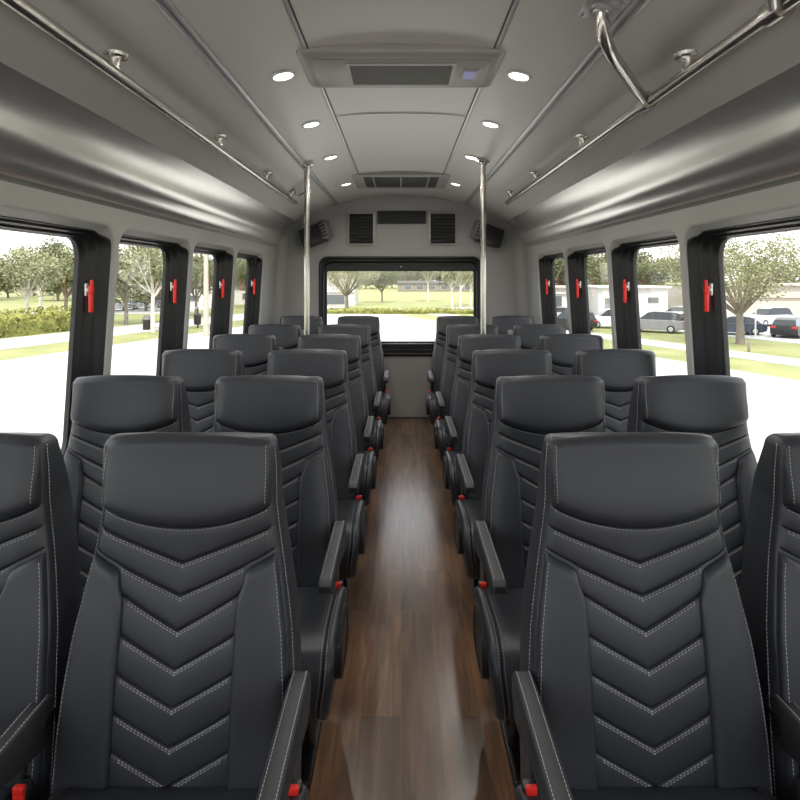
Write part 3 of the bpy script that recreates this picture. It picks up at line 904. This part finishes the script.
TREES = {
    'oak': tree_meshes('oak', 3, 7.6, 2.2, 4.8, 13, M['leaf_pale'], M['bark'], .24, 11000, .095, .75, .85),
    'round': tree_meshes('round', 5, 8.0, 2.0, 3.6, 8, M['leaf'], M['bark'], .18, 9000, .15, .9),
    'slim': tree_meshes('slim', 8, 7.5, 3.2, 2.6, 7, M['leaf_pale'], M['bark_pale'], .16, 2400, .15, .9, .9),
    'dark': tree_meshes('dark', 12, 9.0, 1.2, 5.5, 9, M['leaf_dark'], M['bark'], .25, 8000, .27, .9, 1.2),
}
def tree(kind, label, x, y, s=1., rz=0., group=None, name='tree', zs=1.):
    t = thing(name, label, 'tree', (x, y, EXT), (0, 0, rz), group); t.scale = (s, s, s * zs)
    a, b = TREES[kind]; link('trunk', a, t); link('crown', b, t)
    return t
def at(px, d): return ((px - 401) / 576 * d, d)
# right: the broad tree on the lawn, then others behind the parked cars
p = gp(740, 344); tree('oak', 'broad oak on the lawn in the nearest right-hand window', p.x, p.y, 1.0, .6)
k = 0
for px, d, s, kd, lab in ((655, 86, .95, 'round', 'green tree rising behind the white building, seen past the grey hatchback'), (684, 104, 1.05, 'round', 'green tree above the white building, next to the window post'),
                          (600, 84, 1.0, 'round', 'green tree over the pale building in the third window on the right'), (622, 99, 1.05, 'dark', 'dark tree behind the pale building in the third window on the right'),
                          (560, 95, 1.0, 'dark', 'dark tree in the rearmost window on the right'), (708, 118, 1.1, 'round', 'green tree behind the white building, partly behind the window post'),
                          (770, 92, .8, 'dark', 'dark tree on the skyline behind the broad oak'), (545, 110, 1.1, 'round', 'green tree farthest off in the rearmost window on the right')):
    tree(kd, lab, *at(px, d), s, k * 1.3, 'trees behind the car park'); k += 1
# left
for px, d, s, kd, lab in ((27, 48, .95, 'slim', 'slender pale-trunked tree behind the hedge, leftmost of a pair'), (41, 53, 1.0, 'slim', 'slender pale-trunked tree behind the hedge, second of a pair'),
                          (66, 69, 1.1, 'round', 'leafy tree behind the hedge beside the first window frame'), (126, 55, 1.0, 'round', 'full green tree in the second window on the left'), (146, 78, .8, 'dark', 'dark tree behind the parked cars in the second window on the left'),
                          (153, 48, 1.0, 'slim', 'slender tree with tall pale trunk in the second window on the left'), (196, 68, .9, 'round', 'green tree in the third window on the left'), (256, 88, .95, 'round', 'green tree in the rearmost window on the left'),
                          (-40, 66, 1.1, 'round', 'leafy tree behind the hedge at the outer end of the row')):
    tree(kd, lab, *at(px, d), s, k * 1.7, 'trees beyond the hedge'); k += 1
for i, (px, d, s) in enumerate(((-20, 120, 1.0), (8, 118, .9), (34, 120, 1.0), (58, 122, .9), (84, 120, 1.0), (112, 130, 1.0), (170, 130, 1.0), (205, 130, 1.0), (232, 140, 1.1), (262, 150, 1.1))):
    tree('dark', 'dark tree in the far tree line left of the bus', *at(px, 114 + 15 * (i % 3)), s, i * 2.1, 'far tree line on the left')
# rear
tree('oak', 'spreading tree by the white building seen through the rear window', *at(347, 79), 1.0, 2.2)
for i, (px, d, s, kd, lab) in enumerate(((382, 105, .9, 'round', 'dark green tree over the lawn next to the spreading tree, through the rear window'), (428, 110, 1.15, 'slim', 'slender tree standing centre of the lawn through the rear window'), (452, 80, .95, 'slim', 'first of three thin pale trunks at the edge of the rear window'),
                                         (460.5, 87, 1.0, 'slim', 'middle of three thin pale trunks at the edge of the rear window'), (470.5, 94, .95, 'slim', 'last of three thin pale trunks at the edge of the rear window'))):
    tree(kd, lab, *at(px, d), s, i * 1.1, 'trees on the rear lawn')
for i, px in enumerate((322, 336, 352, 366, 379, 392, 402, 414, 428, 443, 458, 473, 486)):
    tree('dark', 'distant dark tree on the skyline behind the lawn', *at(px, 235 + (i % 3) * 14), .92 + .14 * ((i * 7) % 3), i, 'skyline trees')

def hedge(name, a, b, w, h, n, label, seed, sz=.16):
    """one clipped hedge: leafy mass along a to b"""
    rnd = random.Random(seed); m = MB()
    a, b = Vector(a), Vector(b); L = (b - a).length; d = (b - a) / L; s = Vector((-d.y, d.x))
    core = []
    for i in range(int(L / .8) + 1):
        t = min(L, i * .8); c = a + d * t; ww = w * .38 * rnd.uniform(.85, 1.1); hh = h * rnd.uniform(.8, .95)
        core.append([Vector((c.x + s.x * q * ww, c.y + s.y * q * ww, EXT + zz * hh)) for q, zz in ((-1, 0), (-1.05, .6), (-.7, .95), (0, 1), (.7, .95), (1.05, .6), (1, 0))])
    m.loft(core)
    for _ in range(n):
        t = rnd.uniform(0, L); q = rnd.uniform(-1, 1); zz = rnd.uniform(.05, 1.)
        if zz < .8: q = math.copysign(rnd.uniform(.8, 1.1), q)
        c = a + d * t + s * q * w * .42
        leaf_cluster(m, Vector((c.x, c.y, EXT + zz * h)), .18, 3, sz, rnd)
    o = m.obj(name, M['hedge'], recalc=False, smooth=False)
    return tag(o, label, 'hedge')
A = pl + nl * 12.4; hedge('hedge', A + dl * -22, A + dl * 19, 2.0, 2.0, 3000, 'bushy yellow green hedge along the path in the first window on the left', 2)
A = pl + nl * 16; hedge('hedge', A + dl * -26, A + dl * -2, 3.0, 2.9, 1800, 'taller grey green shrub bank behind the clipped hedge on the left', 4, .2)
hedge('hedge', (-13, 72.6), (12, 72.6), 1.2, .62, 1800, 'low clipped hedge across the road end seen through the rear window', 6, .12)
for px, py in ((396, 302), (448, 302), (437, 303), (416, 303)):
    pass

# buildings
def building(label, x, y, rz, w, dp, h, wallm, roofm=None, wins=(), doors=(), band=None, parapet=.25):
    t = thing('building', label, 'building', (x, y, EXT), (0, 0, rz))
    m = MB(); m.box((0, dp / 2, h / 2), (w, dp, h)); m.obj('wall', wallm, t, smooth=False)
    m = MB(); m.box((0, dp / 2 - .15, h + parapet / 2), (w + .5, dp + .6, parapet), .03); m.obj('roof', roofm or wallm, t)
    for a, b, c, d in wins:
        m = MB(); m.box(((a + b) / 2, -.02, (c + d) / 2), (b - a, .10, d - c)); fr = m.obj('window_frame', M['stucco_white'], t, smooth=False)
        m = MB(); m.box(((a + b) / 2, -.05, (c + d) / 2), (b - a - .16, .08, d - c - .16)); m.obj('pane', M['house_window'], fr, smooth=False)
    for a, b, c, d in doors:
        m = MB(); m.box(((a + b) / 2, -.03, (c + d) / 2), (b - a, .08, d - c)); o = m.obj('door', M['stucco_white'], t, smooth=False); o['label'] = 'white roller door'
    if band:
        m = MB(); m.box((0, -.12, band), (w, .3, .22)); m.obj('ledge', wallm, t, smooth=False)
    return t
ang = math.atan2(-.93, .37) + PI / 2
building('long cream building with a white roller door behind the cars and broad oak', 47, 66, -.16, 26, 9, 3.6, M['stucco'], None, [(-11, -9, 1.2, 2.4)], [(1.2, 6.5, 0, 2.1)], 2.35)
building('white low building behind the grey hatchback in the second window on the right', 27.4, 68, -.06, 8, 8, 3.3, M['stucco_white'], None, [(-3.4, -1.6, .4, 2.2), (1.6, 3.0, 1.5, 2.3)], (), None)
building('pale flat-roofed shop with tall windows seen in the third window on the right', 17.8, 73, -.05, 9, 9, 3.2, M['stucco_white'], M['stucco'], [(-4, -2.2, .3, 2.3), (-1.6, .2, .3, 2.3), (.8, 2.6, .3, 2.3)], (), 2.6)
building('white building with dark ground floor beside the spreading tree, through the rear window', -13.4, 93, .0, 11.8, 9, 5.0, M['stucco_white'], M['stucco'], [(-4, 4.4, .2, 1.9), (-4.5, -1, 3.0, 4.2)], (), 2.3)
building('long low house with dark roof far across the lawn', 17, 190, 0, 36, 12, 2.6, M['bark'], M['roof'], [(-16 + 4 * k, -13.5 + 4 * k, .6, 2.2) for k in range(8)], (), None, .9)
building('pale signboard-like white shed behind the trees in the third window on the left', -31.5, 90, .1, 6, 5, 5.0, M['stucco_white'], None, [(-2, 0, .8, 1.8)], ())
building('white low house in the rearmost window on the left', -25.0, 98, .1, 6.5, 6, 3.0, M['stucco_white'], M['roof'], [(-2, 0, .8, 2.0), (1, 2.4, .8, 2.0)], ())

# street furniture left
p = gp(147, 330)
t = thing('litter_bin', 'dark litter bin on the grass in the second window on the left', 'bin', (p.x, p.y, EXT))
m = MB(); m.lathe([(.30, 0), (.34, .1), (.36, .85), (.38, .9)], 16); m.obj('body', M['plastic'], t)
m = MB(); m.lathe([(.40, .9), (.40, .98), (.25, 1.25), (.0, 1.3)], 16); m.obj('lid', M['slat_grey'], t)
p = gp(197.5, 328)
t = thing('litter_bin', 'dark post-mounted bin in the third window on the left', 'bin', (p.x, p.y, EXT))
m = MB(); m.lathe([(.26, .3), (.32, .4), (.34, 1.2), (.2, 1.35), (0, 1.4)], 16); m.obj('body', M['plastic'], t)
m = MB(); m.tube([(0, .1, 0), (0, .1, 1.9)], .07, 8); m.obj('post', M['leg_metal'], t)
p = gp(206, 336)
o = MB().tube([(p.x, p.y, EXT), (p.x, p.y, EXT + 9)], [.22, .15], 12).obj('utility_pole', M['stucco']); tag(o, 'tall pale pole rising past the third window on the left', 'pole')
p = gp(755.5, 337); o = MB().tube([(p.x, p.y, EXT), (p.x, p.y, EXT + 3.2)], .06, 10).obj('sign_post', M['latch']); tag(o, 'thin pale post beside the broad oak trunk', 'post')
p = gp(749, 352); o = MB().box((p.x, p.y, EXT + .3), (.12, .12, .6), .02).obj('marker_stake', M['bark']); tag(o, 'short wooden stake on the lawn by the path', 'stake')

# cars
def car_parts(kind):
    L, W = (4.5, 1.78)
    if kind == 'sedan':
        body = [(-2.25, .35), (-2.28, .6), (-2.22, .88), (-1.5, .98), (1.0, .95), (1.95, .82), (2.22, .66), (2.25, .35)]
        cab = [(-1.85, .93), (-1.25, 1.36), (-.9, 1.43), (.1, 1.43), (.45, 1.36), (1.15, .92)]
    elif kind == 'suv':
        body = [(-2.25, .42), (-2.28, .7), (-2.24, 1.02), (-1.5, 1.06), (1.0, 1.05), (1.95, .98), (2.2, .82), (2.25, .42)]
        cab = [(-2.2, 1.0), (-2.0, 1.55), (-1.75, 1.66), (.1, 1.68), (.45, 1.6), (1.15, 1.02)]
    else:
        body = [(-2.05, .36), (-2.1, .65), (-2.05, .95), (-1.4, 1.0), (.9, .98), (1.8, .84), (2.02, .66), (2.05, .36)]
        cab = [(-2.0, .95), (-1.7, 1.32), (-1.3, 1.46), (-.1, 1.47), (.35, 1.38), (1.05, .95)]
    b = MB(); st = [(0, .10), (.03, .03), (.10, 0), (.5, 0), (.90, 0), (.97, .03), (1, .10)]
    def ring(pr, y, ins, low):
        n = len(pr); cx = sum(q[0] for q in pr) / n
        r = [Vector((cx + (x - cx) * (1 - ins * .35), y, z - (ins * .5 if z > .5 else 0))) for x, z in pr]
        return r
    b.loft([ring(body + [(1.9, .22), (-1.9, .22)], -W / 2 + W * q, i, .2) for q, i in st])
    c = MB(); cw = W * .9
    c.loft([[Vector((x * (1 - .0), (-1 if j == 0 else 1) * (cw / 2 - .16 * (z - .93) / .5), z)) for x, z in cab] for j in (0, 1)])
    # roof skin
    r = MB()
    top = [(x, z) for x, z in cab[1:-1]]
    r.loft([[Vector((x, s * (cw / 2 - .16 * (z - .93) / .5 - .01), z + .015)) for x, z in top] for s in (-1, 1)], False)
    ws = []
    for x in (-1.38, 1.35):
        for s in (-1, 1):
            T = Matrix.Translation((x, s * (W / 2 - .09), .33)) @ Matrix.Rotation(PI / 2, 4, 'X')
            w = MB(); w.lathe([(.20, -.1), (.31, -.1), (.33, -.06), (.33, .06), (.31, .1), (.20, .1)], 18, T)
            rm = MB(); rm.lathe([(0, -.104), (.05, -.11), (.19, -.100), (.20, -.08), (.20, .08), (.19, .1), (.05, .11), (0, .104)], 18, T)
            ws.append((w.mesh('wheel', M['tyre']), rm.mesh('rim', M['rim'])))
    tl = []
    for s in (-1, 1):
        q = MB(); q.box((body[1][0] + .03, s * .66, body[2][1] - .14), (.1, .34, .16), .03); tl.append(q.mesh('tail_light', M['tail']))
    return b, c, r, ws, tl
CK = {k: car_parts(k) for k in ('sedan', 'suv', 'hatch')}
CM = {}
def car(kind, colour, label, px, py, rz, group='parked cars', d=None):
    p = gp(px, py) if d is None else Vector((*at(px, d), EXT))
    t = thing('car', label, 'car', (p.x, p.y, EXT + .03), (0, 0, rz), group)
    b, c, r, ws, tl = CK[kind]
    if (kind, colour) not in CM:
        CM[(kind, colour)] = (b.mesh('body', M['car_' + colour]), c.mesh('cabin_glass', M['car_glass'], angle=25), r.mesh('roof', M['car_' + colour]))
    for nm, me in zip(('body', 'cabin_glass', 'roof'), CM[(kind, colour)]): link(nm, me, t)
    for w, rm in ws: wo = link('wheel', w, t); link('rim', rm, wo)
    for q in tl: link('tail_light', q, t)
PIv = PI
car('sedan', 'dark blue', 'dark blue sedan parked behind the broad oak, half hidden by its trunk', 732, 0, PI * .93, d=46)
car('suv', 'silver', 'silver car between the dark sedan and the black hatchback near the oak', 768, 0, PI * 1.1, d=54)
car('hatch', 'black', 'black hatchback with red tail lamps parked near the oak', 791, 0, PI * .24, d=44)
car('suv', 'grey', 'grey hatchback with red tail lamps in the second window on the right', 655, 0, PI * .80, d=48)
car('hatch', 'white', 'white car with red tail lamps next to the grey hatchback', 690, 0, PI * .72, d=50)
car('sedan', 'silver', 'silver car half hidden behind the grey hatchback', 678, 0, PI * .8, d=61)
car('suv', 'white', 'white car with its wheel showing in the third window on the right', 611, 0, PI * .95, d=52)
car('sedan', 'silver', 'silver car in the rearmost window on the right', 557, 0, PI * .9, d=60)
car('suv', 'black', 'black car in front of the silver car in the rearmost window on the right', 572, 0, PI * .62, d=50)
car('suv', 'white', 'white car among the parked cars in the second window on the left', 112, 0, 1.35, d=78)
car('sedan', 'silver', 'silver car among the parked cars in the second window on the left', 136, 0, 1.35, d=83)
car('suv', 'grey', 'grey car among the parked cars in the second window on the left', 160, 0, 1.35, d=88)

# ================================================================== LIGHT
w = bpy.data.worlds.new('sky'); SC.world = w; w.use_nodes = True
nt = w.node_tree; N = nt.nodes; Lk = nt.links
bg = N['Background']
tc = N.new('ShaderNodeTexCoord')
mp = N.new('ShaderNodeMapping'); mp.inputs['Scale'].default_value = (1, 1, 2.2); Lk.new(tc.outputs['Generated'], mp.inputs['Vector'])
nz = N.new('ShaderNodeTexNoise'); nz.inputs['Scale'].default_value = 3.2; nz.inputs['Detail'].default_value = 6; Lk.new(mp.outputs[0], nz.inputs['Vector'])
cr = N.new('ShaderNodeValToRGB'); cr.color_ramp.elements[0].position = .38; cr.color_ramp.elements[0].color = (.80, .88, .98, 1); cr.color_ramp.elements[1].position = .58; cr.color_ramp.elements[1].color = (1., .985, .965, 1)
Lk.new(nz.outputs['Fac'], cr.inputs['Fac']); Lk.new(cr.outputs['Color'], bg.inputs['Color'])
bg.inputs['Strength'].default_value = 2.9
sun = bpy.data.lights.new('sun', 'SUN'); sun.energy = 6.0; sun.angle = .02; sun.color = (1., .95, .86)
so = bpy.data.objects.new('sun', sun); COL.objects.link(so)
so.rotation_euler = (math.radians(33), 0, math.radians(4))
SC.view_settings.view_transform = 'Standard'; SC.view_settings.look = 'None'
SC.view_settings.exposure = 0.12; SC.view_settings.gamma = 1.0
SC.view_settings.use_curve_mapping = False
SC.cycles.max_bounces = 8; SC.cycles.diffuse_bounces = 5; SC.cycles.glossy_bounces = 4; SC.cycles.transparent_max_bounces = 16
SC.cycles.sample_clamp_indirect = 6.0
SC.cycles.caustics_reflective = False; SC.cycles.caustics_refractive = False
